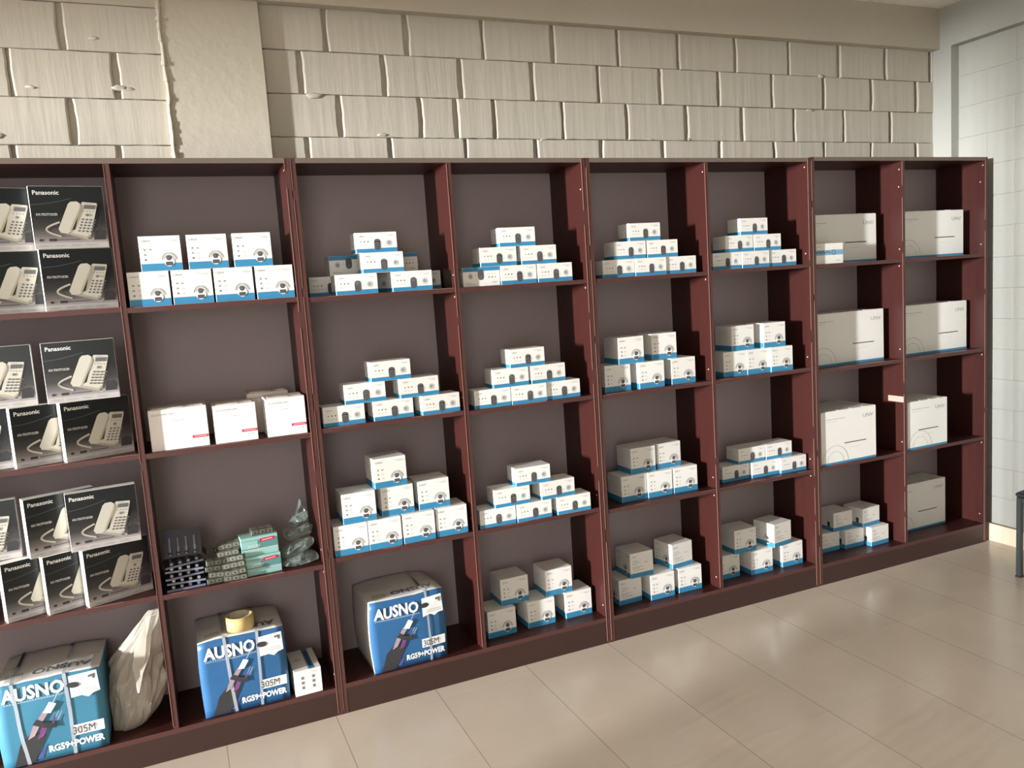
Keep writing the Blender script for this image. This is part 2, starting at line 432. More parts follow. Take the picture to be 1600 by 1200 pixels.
bookcase(XB, XC-.003, 1.038, ZB1, ZB2, .119, 'second mahogany bookcase from left with small camera boxes and one blue carton', seed=2)
bookcase(XC, XD-.003, 2.240, ZC1, ZC2, .117, 'third mahogany bookcase from left, filled only with small white blue-based boxes', seed=3)
rD = bookcase(XD+.002, XE, 3.437, ZD1, ZD2, .108, 'rightmost mahogany bookcase in the corner holding large plain white cartons', H=2.101, seed=4)
mb = MB(); cxD = (XD+.002+XE)/2
mb.box(3.4355-cxD, 3.4365-cxD, .004, .10, .862, .892, 'scrape'); mb.build('bare_patch', rD)['label'] = 'pale scraped patch on the divider'

# ------------------------------------------------------------------ cartons
def place(o, x, y, z, w, d, yaw, flip=False):
    """x, y: front left bottom corner"""
    a = math.radians(yaw); c, s = math.cos(a), math.sin(a)
    o.location = (x+c*w/2-s*d/2, y+s*w/2+c*d/2, z); o.rotation_euler = (0, 0, a)
    return o

def dome_art(F, w, h):
    F.rect(0.0008, 0.0008, w-.0008, .025, 'band_blue')
    F.text('UNV', .008, h-.020, .011, 'ink_grey', sx=1.25)
    F.rect(.082, h-.0135, .122, h-.0125, 'ink_grey'); F.rect(.096, h-.0180, .120, h-.0168, 'ink_mid')
    for i, b in enumerate((.072, .055, .038)):
        F.rrect(.013, b-.003, .020, b+.003, .002, 'ink_grey'); F.rrect(.030, b-.003, .038, b+.002, .002, 'ink_light' if i else 'ink_grey')
    F.rect(.0145, .037, .0195, .0405, 'ink_mid', 1)
    a, b = .089, .036
    F.ring(a, b, .0255, .0016, 'ink_light', 1, t0=-.1, t1=PI+.1, asp=1.05)
    F.ring(a, b, .0238, .008, 'ink_light', 1, t0=0, t1=PI)
    F.ring(a, b, .0225, .0016, 'ink_grey', 2, t0=.1, t1=PI-.1)
    F.ell(a, .030, .0165, .0165, 'ink_white', 3)
    F.ell(a, .0425, .0088, .0088, 'ink_soft', 4)
    F.rrect(a-.0115, .0165, a+.0115, .0298, .0045, 'ink_soft', 4)
    F.ell(a-.001, .0435, .0045, .004, 'ink_mid', 5)
def text_art(F, w, h, band=True):
    if band: F.rect(0.0008, 0.0008, w-.0008, .022, 'band_blue')
    F.text('UNV', .010, h-.022, .010, 'ink_mid', sx=1.2)
    for i, (b, l) in enumerate(((.078, .030), (.070, .040), (.062, .022), (.050, .050), (.044, .036))):
        F.rect(.012, b*h/.117, .012+l, b*h/.117+.0016, 'ink_grey')
    for i in range(4): F.ring(.022+i*.014, .036*h/.117, .004, .001, 'ink_mid', 1, n=8, t0=0, t1=2*PI)
    F.rect(.075, .066*h/.117, .092, .066*h/.117+.0016, 'ink_mid')

DW, DD, DH = .130, .122, .117
def make_dome():
    mb = MB(); w, d, h = DW, DD, DH
    mb.box(-w/2, w/2, -d/2, d/2, 0, h, 'card_white', bev=.0008)
    dome_art(front(mb, w, d), w, h)
    L = left(mb, w, d); L.rect(.0008, .0008, d-.0008, .025, 'band_blue')
    for i in range(4): L.rect(.02, .085-.008*i, .02+(.05, .035, .06, .028)[i], .0862-.008*i, 'ink_light')
    t = top(mb, w, d, h); t.rect(.002, d*.5-.0004, w-.002, d*.5+.0004, 'ink_light')
    t.text('UNV', .05, .085, .012, 'ink_light', sx=1.2)
    R = Face(mb, (w/2, -d/2, 0), (0, 1, 0), (0, 0, 1)); R.rect(.0008, .0008, d-.0008, .025, 'band_blue')
    return mb.build('camera_box', recalc=False)
def make_dome_turned():
    mb = MB(); w, d, h = DD, DW, DH
    mb.box(-w/2, w/2, -d/2, d/2, 0, h, 'card_white', bev=.0008)
    text_art(front(mb, w, d), w, h)
    dome_art(left(mb, w, d), d, h)
    t = top(mb, w, d, h); t.rect(.002, .006, w-.002, .0072, 'ink_grey')
    return mb.build('camera_box', recalc=False)
BW, BD, BH = .158, .092, .0752
def make_bullet():
    mb = MB(); w, d, h = BW, BD, BH
    mb.box(-w/2, w/2, -d/2, d/2, 0, h, 'card_white', bev=.0008)
    F = front(mb, w, d)
    F.poly([(.0008, .0008), (w-.0008, .0008), (w-.0008, .0165), (w*.62, .0165), (w*.45, .0150), (.0008, .0150)], 'band_blue')
    F.text('UNV', .012, h-.017, .0085, 'ink_grey', sx=1.3)
    F.rect(.112, h-.0105, .148, h-.0097, 'ink_grey'); F.rect(.126, h-.0145, .146, h-.0135, 'ink_mid')
    for i in range(3):
        F.rrect(.017+i*.0135, .0385, .0225+i*.0135, .0430, .0015, 'ink_mid' if i else 'ink_grey')
        F.rrect(.017+i*.0135, .0255, .0235+i*.0135, .0290, .0015, 'ink_light')
    F.rrect(.070, .0085, .094, .0505, .011, 'ink_soft', 1)
    F.rrect(.073, .034, .091, .047, .008, 'ink_mid', 2)
    F.ell(.126, .034, .011, .0125, 'ink_light', 1); F.ell(.126, .035, .006, .007, 'ink_grey', 2)
    F.ell(.102, .031, .0016, .0016, 'ink_grey', 1)
    L = left(mb, w, d); L.rect(.0008, .0008, d-.0008, .015, 'band_blue'); L.rect(.02, .05, .06, .0512, 'ink_light')
    t = top(mb, w, d, h); t.rect(.002, d*.5-.0004, w-.002, d*.5+.0004, 'ink_light')
    return mb.build('camera_box', recalc=False)
def make_bullet_flipped():
    o = make_bullet(); me = o.data
    for v in me.vertices: v.co.x *= -1; v.co.z = BH-v.co.z
    return o
def make_text_box():
    mb = MB(); w, d, h = .128, .125, .100
    mb.box(-w/2, w/2, -d/2, d/2, 0, h, 'card_white', bev=.0008)
    text_art(front(mb, w, d), w, h)
    L = left(mb, w, d); L.rect(.0008, .0008, d-.0008, .022, 'band_blue'); dm = L
    dm.ell(.09, .04, .010, .010, 'ink_dark', 1); dm.rrect(.081, .022, .099, .032, .004, 'ink_dark', 1)
    t = top(mb, w, d, h); t.rect(.002, d*.5-.0004, w-.002, d*.5+.0004, 'ink_grey')
    return mb.build('camera_box', recalc=False)
KINDS = {'dome': (make_dome, DW, DD, DH), 'turn': (make_dome_turned, DD, DW, DH), 'bul': (make_bullet, BW, BD, BH),
         'bulf': (make_bullet_flipped, BW, BD, BH), 'txt': (make_text_box, .128, .125, .100)}
first = {}
def inst(kind):
    if kind not in first:
        first[kind] = KINDS[kind][0](); return first[kind]
    c = first[kind].copy(); COL.objects.link(c); return c
COLN = {2: 'second', 3: 'third', 4: 'fourth', 5: 'fifth', 6: 'sixth', 7: 'seventh', 8: 'eighth'}
ROWN = {1: 'top', 2: 'second', 3: 'third', 4: 'lowest'}
DESC = {'dome': 'white dome camera box', 'turn': 'sideways-turned dome camera box', 'bul': 'flat white camera box',
        'bulf': 'upside-down flat white camera box', 'txt': 'plain white camera box'}
rj = random.Random(11)
def cell(colno, row, z, items):
    for kind, x, y, yaw, tier, pos in items:
        o = inst(kind); _, w, d, h = KINDS[kind]
        place(o, x, y, z+.0003+tier*(h+.0004), w, d, yaw+rj.uniform(-.6, .6))
        lab = f"{DESC[kind]}, {pos}, {ROWN[row]} shelf of {COLN[colno]} column from left"
        tag(o, lab, 'box', f"camera boxes, {ROWN[row]} shelf, {COLN[colno]} column")
B = 'bottom row'
cell(2, 1, ZA2[0], [('dome', -.116, .016, 0, 0, 'first in bottom row'), ('dome', .021, .016, 0, 0, 'second in bottom row'),
    ('dome', .158, .016, 0, 0, 'third in bottom row'), ('dome', .297, .014, 0, 0, 'fourth in bottom row'),
    ('dome', -.068, .012, 0, 1, 'first in top row'), ('dome', .082, .012, 0, 1, 'second in top row'), ('dome', .231, .012, 0, 1, 'third in top row')])
cell(3, 1, ZB1[0], [('bul', .502, .15, 0, 0, 'shaded behind at far left'), ('bul', .672, .17, 0, 0, 'shaded behind in the middle'), ('bul', .872, .15, 0, 0, 'shaded behind at right'),
    ('bul', .578, .022, 0, 0, 'front left in bottom row'), ('bul', .793, .018, 0, 0, 'front right in bottom row'),
    ('bulf', .585, .15, 0, 1, 'behind at left'), ('bulf', .782, .155, 0, 1, 'behind at right'),
    ('bul', .684, .02, -2, 1, 'front of second row'), ('bul', .668, .03, 0, 2, 'topmost')])
cell(4, 1, ZB2[0], [('bulf', 1.080, .025, 0, 0, 'left in bottom row'), ('bul', 1.242, .022, 0, 0, 'middle of bottom row'), ('bul', 1.406, .02, 0, 0, 'right in bottom row'),
    ('bul', 1.158, .022, 0, 1, 'left in middle row'), ('bul', 1.337, .022, 0, 1, 'right in middle row'), ('bul', 1.244, .022, -1, 2, 'topmost')])
cell(5, 1, ZC1[0], [('bul', 1.717, .032, 0, 0, 'left in bottom row'), ('bul', 1.878, .03, 0, 0, 'middle of bottom row'), ('bul', 2.040, .034, 0, 0, 'right in bottom row'),
    ('bul', 1.778, .032, 0, 1, 'left in middle row'), ('bul', 1.943, .032, 0, 1, 'right in middle row'), ('bul', 1.855, .03, 0, 2, 'topmost')])
cell(6, 1, ZC2[0], [('bul', 2.292, .035, 0, 0, 'left in bottom row'), ('bul', 2.454, .03, 0, 0, 'middle of bottom row'), ('bul', 2.620, .036, 0, 0, 'right in bottom row'),
    ('bul', 2.362, .032, 0, 1, 'left in middle row'), ('bul', 2.526, .032, 0, 1, 'right in middle row'), ('bul', 2.448, .03, 0, 2, 'topmost')])
cell(3, 2, ZB1[1], [('bul', .485, .018, 1, 0, 'left in bottom row'), ('bul', .677, .018, 2, 0, 'middle of bottom row'), ('bul', .866, .006, 2, 0, 'right in bottom row'),
    ('bul', .572, .018, 0, 1, 'left in middle row'), ('bul', .786, .012, 2, 1, 'right in middle row'), ('bul', .677, .014, 1, 2, 'topmost')])
cell(4, 2, ZB2[1], [('bul', 1.088, .016, 0, 0, 'left in bottom row'), ('bul', 1.250, .014, 0, 0, 'middle of bottom row'), ('bul', 1.412, .02, 1, 0, 'right in bottom row'),
    ('bul', 1.174, .016, 1, 1, 'left in middle row'), ('bul', 1.344, .014, 1, 1, 'right in middle row'), ('bul', 1.250, .010, 1, 2, 'topmost')])
cell(5, 2, ZC1[1], [('dome', 1.700, .035, 0, 0, 'left in bottom row'), ('dome', 1.867, .024, 0, 0, 'middle of bottom row'), ('dome', 2.041, .032, 0, 0, 'right in bottom row'),
    ('dome', 1.768, .026, 0, 1, 'left in top row'), ('dome', 1.955, .050, 0, 1, 'right in top row')])
cell(6, 2, ZC2[1], [('dome', 2.330, .034, 0, 0, 'left in bottom row'), ('dome', 2.463, .030, 0, 0, 'middle of bottom row'), ('dome', 2.596, .020, 0, 0, 'right in bottom row'),
    ('dome', 2.384, .038, 0, 1, 'left in top row'), ('dome', 2.560, .026, 0, 1, 'right in top row')])
cell(3, 3, ZB1[2], [('dome', .480, .009, 0, 0, 'first in bottom row'), ('dome', .613, .008, 0, 0, 'second in bottom row'), ('dome', .750, .008, 0, 0, 'third in bottom row'), ('dome', .888, .013, 0, 0, 'fourth in bottom row'),
    ('dome', .522, .013, 0, 1, 'left in middle row'), ('dome', .677, .025, 1, 1, 'middle of middle row'), ('dome', .827, .030, 0, 1, 'right in middle row'),
    ('dome', .655, .013, 2, 2, 'topmost')])
cell(4, 3, ZB2[2], [('bul', 1.072, .012, 0, 0, 'left in bottom row'), ('bul', 1.236, .006, 0, 0, 'middle of bottom row'), ('bul', 1.420, .002, 0, 0, 'right in bottom row'),
    ('bul', 1.141, .008, 0, 1, 'left in middle row'), ('bul', 1.352, .006, 1, 1, 'right in middle row'), ('bul', 1.240, .008, 0, 2, 'topmost')])
cell(5, 3, ZC1[2], [('dome', 1.768, .058, 0, 0, 'left in bottom row'), ('dome', 1.903, .052, 0, 0, 'middle of bottom row'), ('dome', 2.041, .052, 0, 0, 'right in bottom row'),
    ('dome', 1.830, .070, 0, 1, 'left in top row'), ('dome', 1.975, .076, 3, 1, 'right in top row')])
cell(6, 3, ZC2[2], [('bul', 2.325, .066, 0, 0, 'left in bottom row'), ('bul', 2.488, .052, 0, 0, 'middle of bottom row'), ('bul', 2.651, .036, 0, 0, 'right in bottom row'),
    ('bul', 2.418, .060, 0, 1, 'left in top row'), ('bul', 2.580, .056, 0, 1, 'right in top row')])
cell(4, 4, .119, [('dome', 1.094, .072, 0, 0, 'left in bottom row'), ('dome', 1.282, .076, 0, 0, 'middle of bottom row'), ('dome', 1.467, .081, 0, 0, 'right in bottom row'),
    ('dome', 1.172, .098, 0, 1, 'left in top row'), ('dome', 1.380, .088, 1, 1, 'right in top row')])
cell(5, 4, .117, [('turn', 1.741, .082, 2, 0, 'left in bottom row'), ('dome', 1.893, .055, 0, 0, 'middle of bottom row'), ('dome', 2.049, .060, 0, 0, 'right in bottom row'),
    ('turn', 1.800, .072, 0, 1, 'left in top row'), ('turn', 2.025, .068, 6, 1, 'right in top row')])
cell(6, 4, .117, [('dome', 2.292, .085, 0, 0, 'left in bottom row'), ('dome', 2.472, .058, 0, 0, 'middle of bottom row'), ('dome', 2.663, .058, 0, 0, 'right in bottom row'),
    ('dome', 2.385, .070, 0, 1, 'left in top row'), ('turn', 2.600, .040, 8, 1, 'right in top row')])
cell(7, 4, .108, [('txt', 2.976, .125, 0, 0, 'left in bottom row'), ('txt', 3.126, .105, 0, 0, 'middle of bottom row'), ('txt', 3.262, .062, 2, 0, 'right in bottom row'),
    ('txt', 3.060, .118, 0, 1, 'left in top row'), ('txt', 3.232, .088, 4, 1, 'right in top row')])

# ---- large plain recorder cartons in the right bookcase
def recorder_box(x, y, z, w, d, h, label, logo=True, slit=True, base=True, yaw=0):
    mb = MB(); mb.box(-w/2, w/2, -d/2, d/2, 0, h, 'card_white', bev=.001)
    F = front(mb, w, d)
    if base: F.rect(.001, .001, w-.001, .011, 'band_blue')
    if logo: F.text('UNV', w-.088, h-.052, .026, 'ink_grey', sx=1.3)
    if slit:
        F.rrect(w-.215, .098, w-.068, .1025, .002, 'ink_dark', 1)
        F.rect(w-.185, .073, w-.11, .0745, 'ink_light')
    F.rect(.03, h-.04, .16, h-.038, 'ink_grey'); F.rect(.03, h-.052, .11, h-.050, 'ink_light')
    F.ring(.09, .011, .085, .004, 'ink_light', 1, n=20, t0=0, t1=PI); F.ring(.09, .011, .055, .003, 'ink_light', 1, n=20, t0=0, t1=PI)
    # torn, slightly lifted lid edge
    mb.box(-w/2+.01, w/2-.006, -d/2-.0006, -d/2+.02, h, h+.0022, 'card_white')
    for i in range(4):
        a = -w/2+.03+i*w/4.4; mb.box(a, a+.03, -d/2-.0008, -d/2+.012, h+.0022, h+.0042, 'card_inner')
    o = mb.build('recorder_box', recalc=False); place(o, x, y, z+.0003, w, d, yaw)
    return tag(o, label, 'box', 'large white recorder cartons')
recorder_box(2.875, .10, ZD1[0], .49, .18, .238, 'large white carton on top shelf of seventh column, behind a small banded box')
recorder_box(3.475, .075, ZD2[0], .495, .07, .238, 'large white carton in front on top shelf of rightmost column')
recorder_box(3.505, .155, ZD2[0], .53, .12, .236, 'second large white carton just behind another on top shelf of rightmost column', slit=False)
recorder_box(2.885, .079, ZD1[1], .50, .20, .262, 'large white carton on second shelf of seventh column')
recorder_box(3.50, .078, ZD2[1], .499, .20, .262, 'large white carton on second shelf of rightmost column')
recorder_box(2.885, .012, ZD1[2], .365, .26, .268, 'large white carton on third shelf of seventh column')
recorder_box(3.470, .010, ZD2[2], .292, .24, .252, 'narrow white carton on third shelf of rightmost column')
recorder_box(3.475, .128, .108, .42, .15, .262, 'shaded white carton on lowest shelf of rightmost column')
mb = MB(); w, d, h = .186, .06, .098
mb.box(-w/2, w/2, -d/2, d/2, 0, h, 'card_white', bev=.0008); F = front(mb, w, d)
F.rect(.001, .042, w-.001, .066, 'band_pale'); F.ring(.125, .054, .013, .003, 'ink_dark', 1, n=14, t0=0, t1=2*PI)
for i in range(7): F.ell(.02+i*.013, .054+.004*(i % 2), .006, .004, 'ink_mid', 1, n=8)
F.rect(.02, .082, .05, .0835, 'ink_grey'); F.rect(.14, .014, .17, .016, 'ink_grey'); F.rect(.03, .014, .08, .016, 'ink_light')
o = mb.build('small_box', recalc=False); place(o, 2.869, .018, ZD1[0]+.0003, w, d, 0)
tag(o, 'small white box with blue band leaning before a large carton, top shelf', 'box')

# ---- telephone boxes
PW, PH, PD = .214, .199, .041
def make_phone_box():
    mb = MB(); w, d, h = PW, PD, PH
    mb.box(-w/2, w/2, -d/2, d/2, 0, h, 'card_white', bev=.0008, faces={'-y': 'phone_print'})
    F = front(mb, w, d)
    F.text('Panasonic', .012, h-.027, .0190, 'ink_white', 1, bold=.0003, sx=1.0)
    pts = [(.0, .140), (.03, .142), (.06, .146), (.09, .152), (.12, .160)]
    F.stroke(pts, .0016, 'tele_line', 1)
    F.text('KX-TSC7712CID', .015, .106, .0098, 'ink_light', 1, bold=.0003, sx=.86)
    # grey table plane and pale foot with outlined captions
    F.rect(.001, .001, w-.001, .018, 'tele_foot')
    for i in range(4):
        a = .012+i*.044; F.stroke([(a, .006), (a+.034, .006), (a+.034, .013), (a, .013), (a, .006)], .0006, 'ink_grey', 1); F.rect(a+.004, .0085, a+.028, .0100, 'ink_grey', 2)
    F.ell(.020, .028, .006, .004, 'ink_dark', 1); F.rrect(.042, .024, .064, .032, .002, 'ink_dark', 1); F.rect(.070, .026, .13, .030, 'ink_mid', 1)
    # adaptor block
    F.poly([(.172, .026), (.206, .026), (.210, .050), (.198, .060), (.176, .056)], 'ink_dark', 1)
    F.stroke([(.148, .030), (.160, .024), (.172, .030), (.160, .034), (.150, .040)], .0012, 'ink_light', 2)
    # curled handset cord
    pts = [(.085+.0*t, 0) for t in range(1)]
    pts = [(.078-.040*math.sin(t*PI/10)*1.0, .084-.0046*t) for t in range(11)]
    F.stroke(pts, .0060, 'tele_cream', 2); F.stroke([(a-.001, b-.0014) for a, b in pts], .0016, 'tele_shade', 3)
    # body
    F.poly([(.082, .050), (.150, .028), (.163, .038), (.192, .136), (.192, .144), (.150, .148), (.145, .142), (.120, .060)], 'tele_cream', 3)
    F.poly([(.082, .050), (.150, .028), (.163, .038), (.160, .044), (.150, .036), (.084, .057)], 'tele_shade', 4)
    # handset
    F.poly([(.072, .062), (.078, .050), (.098, .048), (.112, .060), (.145, .128), (.143, .143), (.134, .150), (.116, .149), (.108, .142)], 'tele_cream', 5)
    F.poly([(.112, .060), (.145, .128), (.143, .143), (.139, .128), (.104, .058)], 'tele_shade', 6)
    # screen and keys
    F.poly([(.152, .126), (.184, .124), (.187, .137), (.155, .139)], 'ink_mid', 6)
    F.text('Panasonic', .158, .141, .004, 'ink_mid', 6)
    for i in range(4): F.ell(.151+.009*i, .119-.001*i, .002, .0014, 'ink_mid', 6, n=8)
    F.ell(.160, .106, .006, .005, 'ink_grey', 6, n=10); F.ell(.160, .106, .003, .0025, 'ink_mid', 7, n=8)
    for r in range(5):
        for c in range(4):
            a = .134+c*.0115+(4-r)*.0036*1.0-.006; b = .053+(4-r)*.0092-.0012*c
            F.rrect(a, b, a+.0072, b+.0048, .0012, 'ink_mid', 6)
    return mb.build('telephone_box', recalc=False)
ph0 = make_phone_box(); used = [False]
def phone(x, y, z, yaw, label, tilt=0):
    if used[0]: o = ph0.copy(); COL.objects.link(o)
    else: o = ph0; used[0] = True
    place(o, x, y, z+.0003, PW, PD, yaw)
    tag(o, label, 'box', 'black telephone boxes in the left column')
z = ZA1[0]
phone(-.362, .006, z, 10, 'black telephone box, right end of bottom row, top shelf of leftmost column')
phone(-.563, .008, z, 13, 'black telephone box cut by picture edge, bottom row, top shelf of leftmost column')
phone(-.369, .004, z+PH+.0008, 8, 'black telephone box, right end of top row, top shelf of leftmost column')
phone(-.568, .010, z+PH+.0008, 13, 'black telephone box cut by picture edge, top row, top shelf of leftmost column')
z = ZA1[1]
phone(-.362, .004, z, 19, 'black telephone box, right end of bottom row, second shelf of leftmost column')
phone(-.506, .006, z, 19, 'black telephone box, middle of bottom row, second shelf of leftmost column')
phone(-.730, .020, z, 8, 'black telephone box cut by picture edge, bottom row, second shelf of leftmost column')
phone(-.394, .008, z+PH+.0008, 3, 'black telephone box, right in top row, second shelf of leftmost column')
phone(-.640, .020, z+PH+.0008, 3, 'black telephone box cut by picture edge, top row, second shelf of leftmost column')
z = ZA1[2]
phone(-.354, .002, z, 22, 'black telephone box, right end of bottom row, third shelf of leftmost column')
phone(-.472, .004, z, 22, 'black telephone box, middle of bottom row, third shelf of leftmost column')
phone(-.592, .004, z, 22, 'black telephone box, left in bottom row, third shelf of leftmost column')
phone(-.384, .003, z+PH+.0008, 6, 'black telephone box, right in top row, third shelf of leftmost column')
phone(-.504, .006, z+PH+.0008, 20, 'black telephone box, middle of top row, third shelf of leftmost column')
phone(-.748, .048, z+PH+.0008, 4, 'black telephone box cut by picture edge, top row, third shelf of leftmost column')

# ---- power supply boxes
def psu(x, y, z, w, d, h, yaw, label, flap=0):
    mb = MB(); mb.box(-w/2, w/2, -d/2, d/2, 0, h, 'card_pink', bev=.001)
    F = front(mb, w, d)
    F.text('DC12V POWER SUPPLY', .010, h-.020, .0078, 'ink_mid', sx=.95)
    F.rrect(w-.054, .032, w-.001, .0415, .002, 'ink_red'); F.rect(w-.048, .0362, w-.006, .0378, 'ink_white', 1)
    F.rect(w-.034, .023, w-.030, .0255, 'ink_grey'); F.rect(w-.022, .023, w-.012, .025, 'ink_grey')
    F.rect(w*.40, h-.042, w*.62, h-.0405, 'ink_grey'); F.stroke([(w*.33, .012), (w*.33, h-.032), (w*.70, h-.030)], .0006, 'ink_light')
    F.rect(w*.40, h-.037, w*.60, h-.0363, 'ink_light')
    o = mb.build('power_supply_box', recalc=False)
    t = MB(); t.box(-w/2+.002, w/2-.002, -d/2+.003, d/2-.002, h+.0002, h+.002, 'card_inner')
    t.box(-w/2+.012, w*.1, -d/2+.006, -d/2+.05, h+.002, h+.0036, 'card_pink'); t.box(w*.16, w/2-.01, -d/2+.008, -d/2+.04, h+.002, h+.0046, 'card_pink')
    t.box(-w*.05, w*.22, -d/2-.001, -d/2+.012, h+.0046, h+.006, 'ink_grey')
    k = t.build('flap', o); k['label'] = 'open creased cardboard top flap'
    place(o, x, y, z+.0003, w, d, yaw)
    return tag(o, label, 'box', 'white power supply boxes')
psu(-.104, .020, ZA2[1], .188, .125, .143, 0, 'widest white power supply box, left of the three on second shelf')
psu(.105, .014, ZA2[1], .144, .125, .135, 0, 'middle white power supply box with red stripe on second shelf')
psu(.283, .012, ZA2[1], .140, .125, .139, 0, 'right white power supply box with red stripe beside the bookcase side')
psu(.235, .160, ZA2[1], .150, .11, .150, 0, 'pinkish box peeking from behind, between middle and right power supply boxes')

# ---- cable cartons
def deform(mb, w, d, h, amp, seed, left_bulge=0):
    for v in mb.bm.verts:
        p = v.co; u = (p.x/w+.5); t = p.z/h; q = (p.y/d+.5)
        n = noise.noise(Vector((p.x*7+seed, p.y*7, p.z*7)))
        n2 = noise.noise(Vector((p.x*16+seed, p.y*16+9, p.z*16)))
        c = max(0, math.sin(PI*min(1, max(0, t)))); cu = max(0, math.sin(PI*min(1, max(0, u)))); cq = max(0, math.sin(PI*min(1, max(0, q))))
        v.co.y += (-amp*.9*c*cu + .003*n*c + .0012*n2) * (1 if q < .5 else -1)
        v.co.x += (left_bulge if u < .5 else -.5*left_bulge)*-c*abs(1-2*u) + .003*n*c
        if t > .5: v.co.z += .004*n2 + (amp*.25*cu*cq if t > .98 else 0) - (.010*(1-cu)*(t > .98)*q)
def cable_carton(x, y, z, w, d, h, yaw, blue, straps, seed, label, amp=.005, bulge=.004, tilt=0):
    mb = MB(); N = 10
    def grid(o, u, v, m):
        o, u, v = Vector(o), Vector(u), Vector(v); idx = mb.mi(m)
        V = [[mb.bm.verts.new(o+u*i/N+v*j/N) for j in range(N+1)] for i in range(N+1)]
        for i in range(N):
            for j in range(N):
                f = mb.bm.faces.new((V[i][j], V[i+1][j], V[i+1][j+1], V[i][j+1])); f.material_index = idx; f.smooth = True
    grid((-w/2, -d/2, 0), (w, 0, 0), (0, 0, h), blue)
    grid((w/2, -d/2, 0), (0, d, 0), (0, 0, h), blue)
    grid((w/2, d/2, 0), (-w, 0, 0), (0, 0, h), blue)
    grid((-w/2, d/2, 0), (0, -d, 0), (0, 0, h), 'card_white')
    grid((-w/2, -d/2, h), (w, 0, 0), (0, d, 0), 'card_white')
    grid((-w/2, d/2, 0), (w, 0, 0), (0, -d, 0), 'card_inner')
    bmesh.ops.remove_doubles(mb.bm, verts=mb.bm.verts[:], dist=.0002)
    F = front(mb, w, d, .0014); s = w/.3
    def G(a0, b0, a1, b1, m, k=0): F.rect(a0*s, b0*s, a1*s, b1*s, m, k, n=3)
    def Pl(pts, m, k=0): F.poly([(a*s, b*s) for a, b in pts], m, k)
    Pl([(.02, .01), (.09, .01), (.13, .06), (.20, .08), (.13, .01), (.19, .01), (.26, .06), (.29, .01), (.29, .005), (.01, .005)][0:3]+[(.11, .01)], 'cable_violet')
    # header lettering
    F.text('AUSNO', .018*s, .216*s, .060*s, 'ink_white', 1, bold=.0022, sx=.84)
    F.rect(.018*s, .205*s, .20*s, .2066*s, 'band_pale', n=2)
    for i in range(22): F.rect((.022+i*.008)*s, .2085*s, (.0275+i*.008)*s, .2105*s, 'ink_light', 1)
    # picture of the stripped cable
    Pl([(.030, .004), (.085, .004), (.128, .085), (.090, .105), (.055, .070)], 'ink_dark', 1)
    Pl([(.078, .083), (.098, .092), (.120, .132), (.104, .142)], 'copper', 2)
    Pl([(.104, .078), (.122, .085), (.135, .112), (.120, .118)], 'magenta', 2)
    Pl([(.096, .130), (.128, .112), (.160, .104), (.156, .124), (.128, .130), (.108, .146)], 'ink_dark', 3)
    Pl([(.108, .140), (.124, .134), (.142, .160), (.128, .168)], 'copper', 2)
    Pl([(.127, .162), (.148, .156), (.166, .184), (.148, .194)], 'ink_white', 3)
    F.stroke([(.157*s, .189*s), (.178*s, .222*s)], .002*s, 'ink_light', 3)
    F.stroke([(.150*s, .122*s), (.160*s, .142*s)], .006*s, 'magenta', 3)
    F.stroke([(.158*s, .135*s), (.170*s, .158*s)], .0014*s, 'ink_light', 3); F.stroke([(.164*s, .130*s), (.178*s, .154*s)], .0014*s, 'ink_light', 3)
    # white delivery label with oval hole
    lab = [(.208, .262), (.290, .266), (.292, .196), (.272, .192), (.256, .182), (.238, .192), (.208, .188)]
    Pl(lab, 'ink_white', 2); F.ell(.218*s, .232*s, .018*s, .010*s, 'ink_dark', 3)
    F.poly([(a*s, b*s) for a, b in [(.264, .254), (.284, .256), (.282, .238), (.276, .238), (.276, .246), (.264, .246)]], 'ink_mid', 3)
    for i in range(2): F.rect(.222*s, (.204+i*.007)*s, .284*s, (.2055+i*.007)*s, 'ink_grey', 3)
    # length and type
    F.rect(.196*s, .060*s, .292*s, .096*s, 'ink_white', 1, n=3); F.text('305M', .201*s, .065*s, .036*s, 'ink_dark', 2, sx=.84)
    F.text('RG59+POWER', .130*s, .026*s, .030*s, 'ink_white', 2, bold=.0013, sx=.82)
    # lid lettering, upside down seen from the front
    t = top(mb, w, d, h, .0025)
    t.text('AUSNO', .275*s, .068*s, .050*s, 'ink_mid', 1, bold=.002, sx=1.0, rot=PI)
    t.stroke([(.075*s, .034*s), (.028*s, .034*s), (.028*s, .060*s), (.075*s, .060*s), (.075*s, .034*s)], .002, 'ink_mid', 1)
    t.text('305M', .072*s, .055*s, .020*s, 'ink_mid', 1, sx=.9, rot=PI)
    t.rect(.01*s, .13*s, .29*s, .136*s, 'ink_light')
    deform(mb, w, d, h, amp, seed, bulge)
    o = mb.build('cable_carton', recalc=False)
    o.data.update()
    for su, wd, slant in straps:
        q = MB(); n = 16
        pts = []
        for i in range(n+1): pts.append((su+slant*(1-i/n), -d/2-.003, h*i/n))
        for i in range(1, 9): pts.append((su, -d/2+d*.97*i/8, h+.0042))
        for i, p in enumerate(pts):
            pass
        L = []
        for p in pts:
            a = q.bm.verts.new((-w/2+p[0]-wd/2, p[1], p[2])); b = q.bm.verts.new((-w/2+p[0]+wd/2, p[1], p[2])); L.append((a, b))
        for (a, b), (c, e) in zip(L, L[1:]):
            f = q.bm.faces.new((a, b, e, c)); f.material_index = q.mi('strap_white')
        deform(q, w, d, h, amp, seed, bulge)
        for v in q.bm.verts:
            if v.co.z > h*.9 and v.co.y > -d/2+.02: v.co.z = max(v.co.z, h+.004)
        bmesh.ops.solidify(q.bm, geom=q.bm.faces[:], thickness=-.0012)
        q.build('strap', o)['label'] = 'white plastic packing strap'
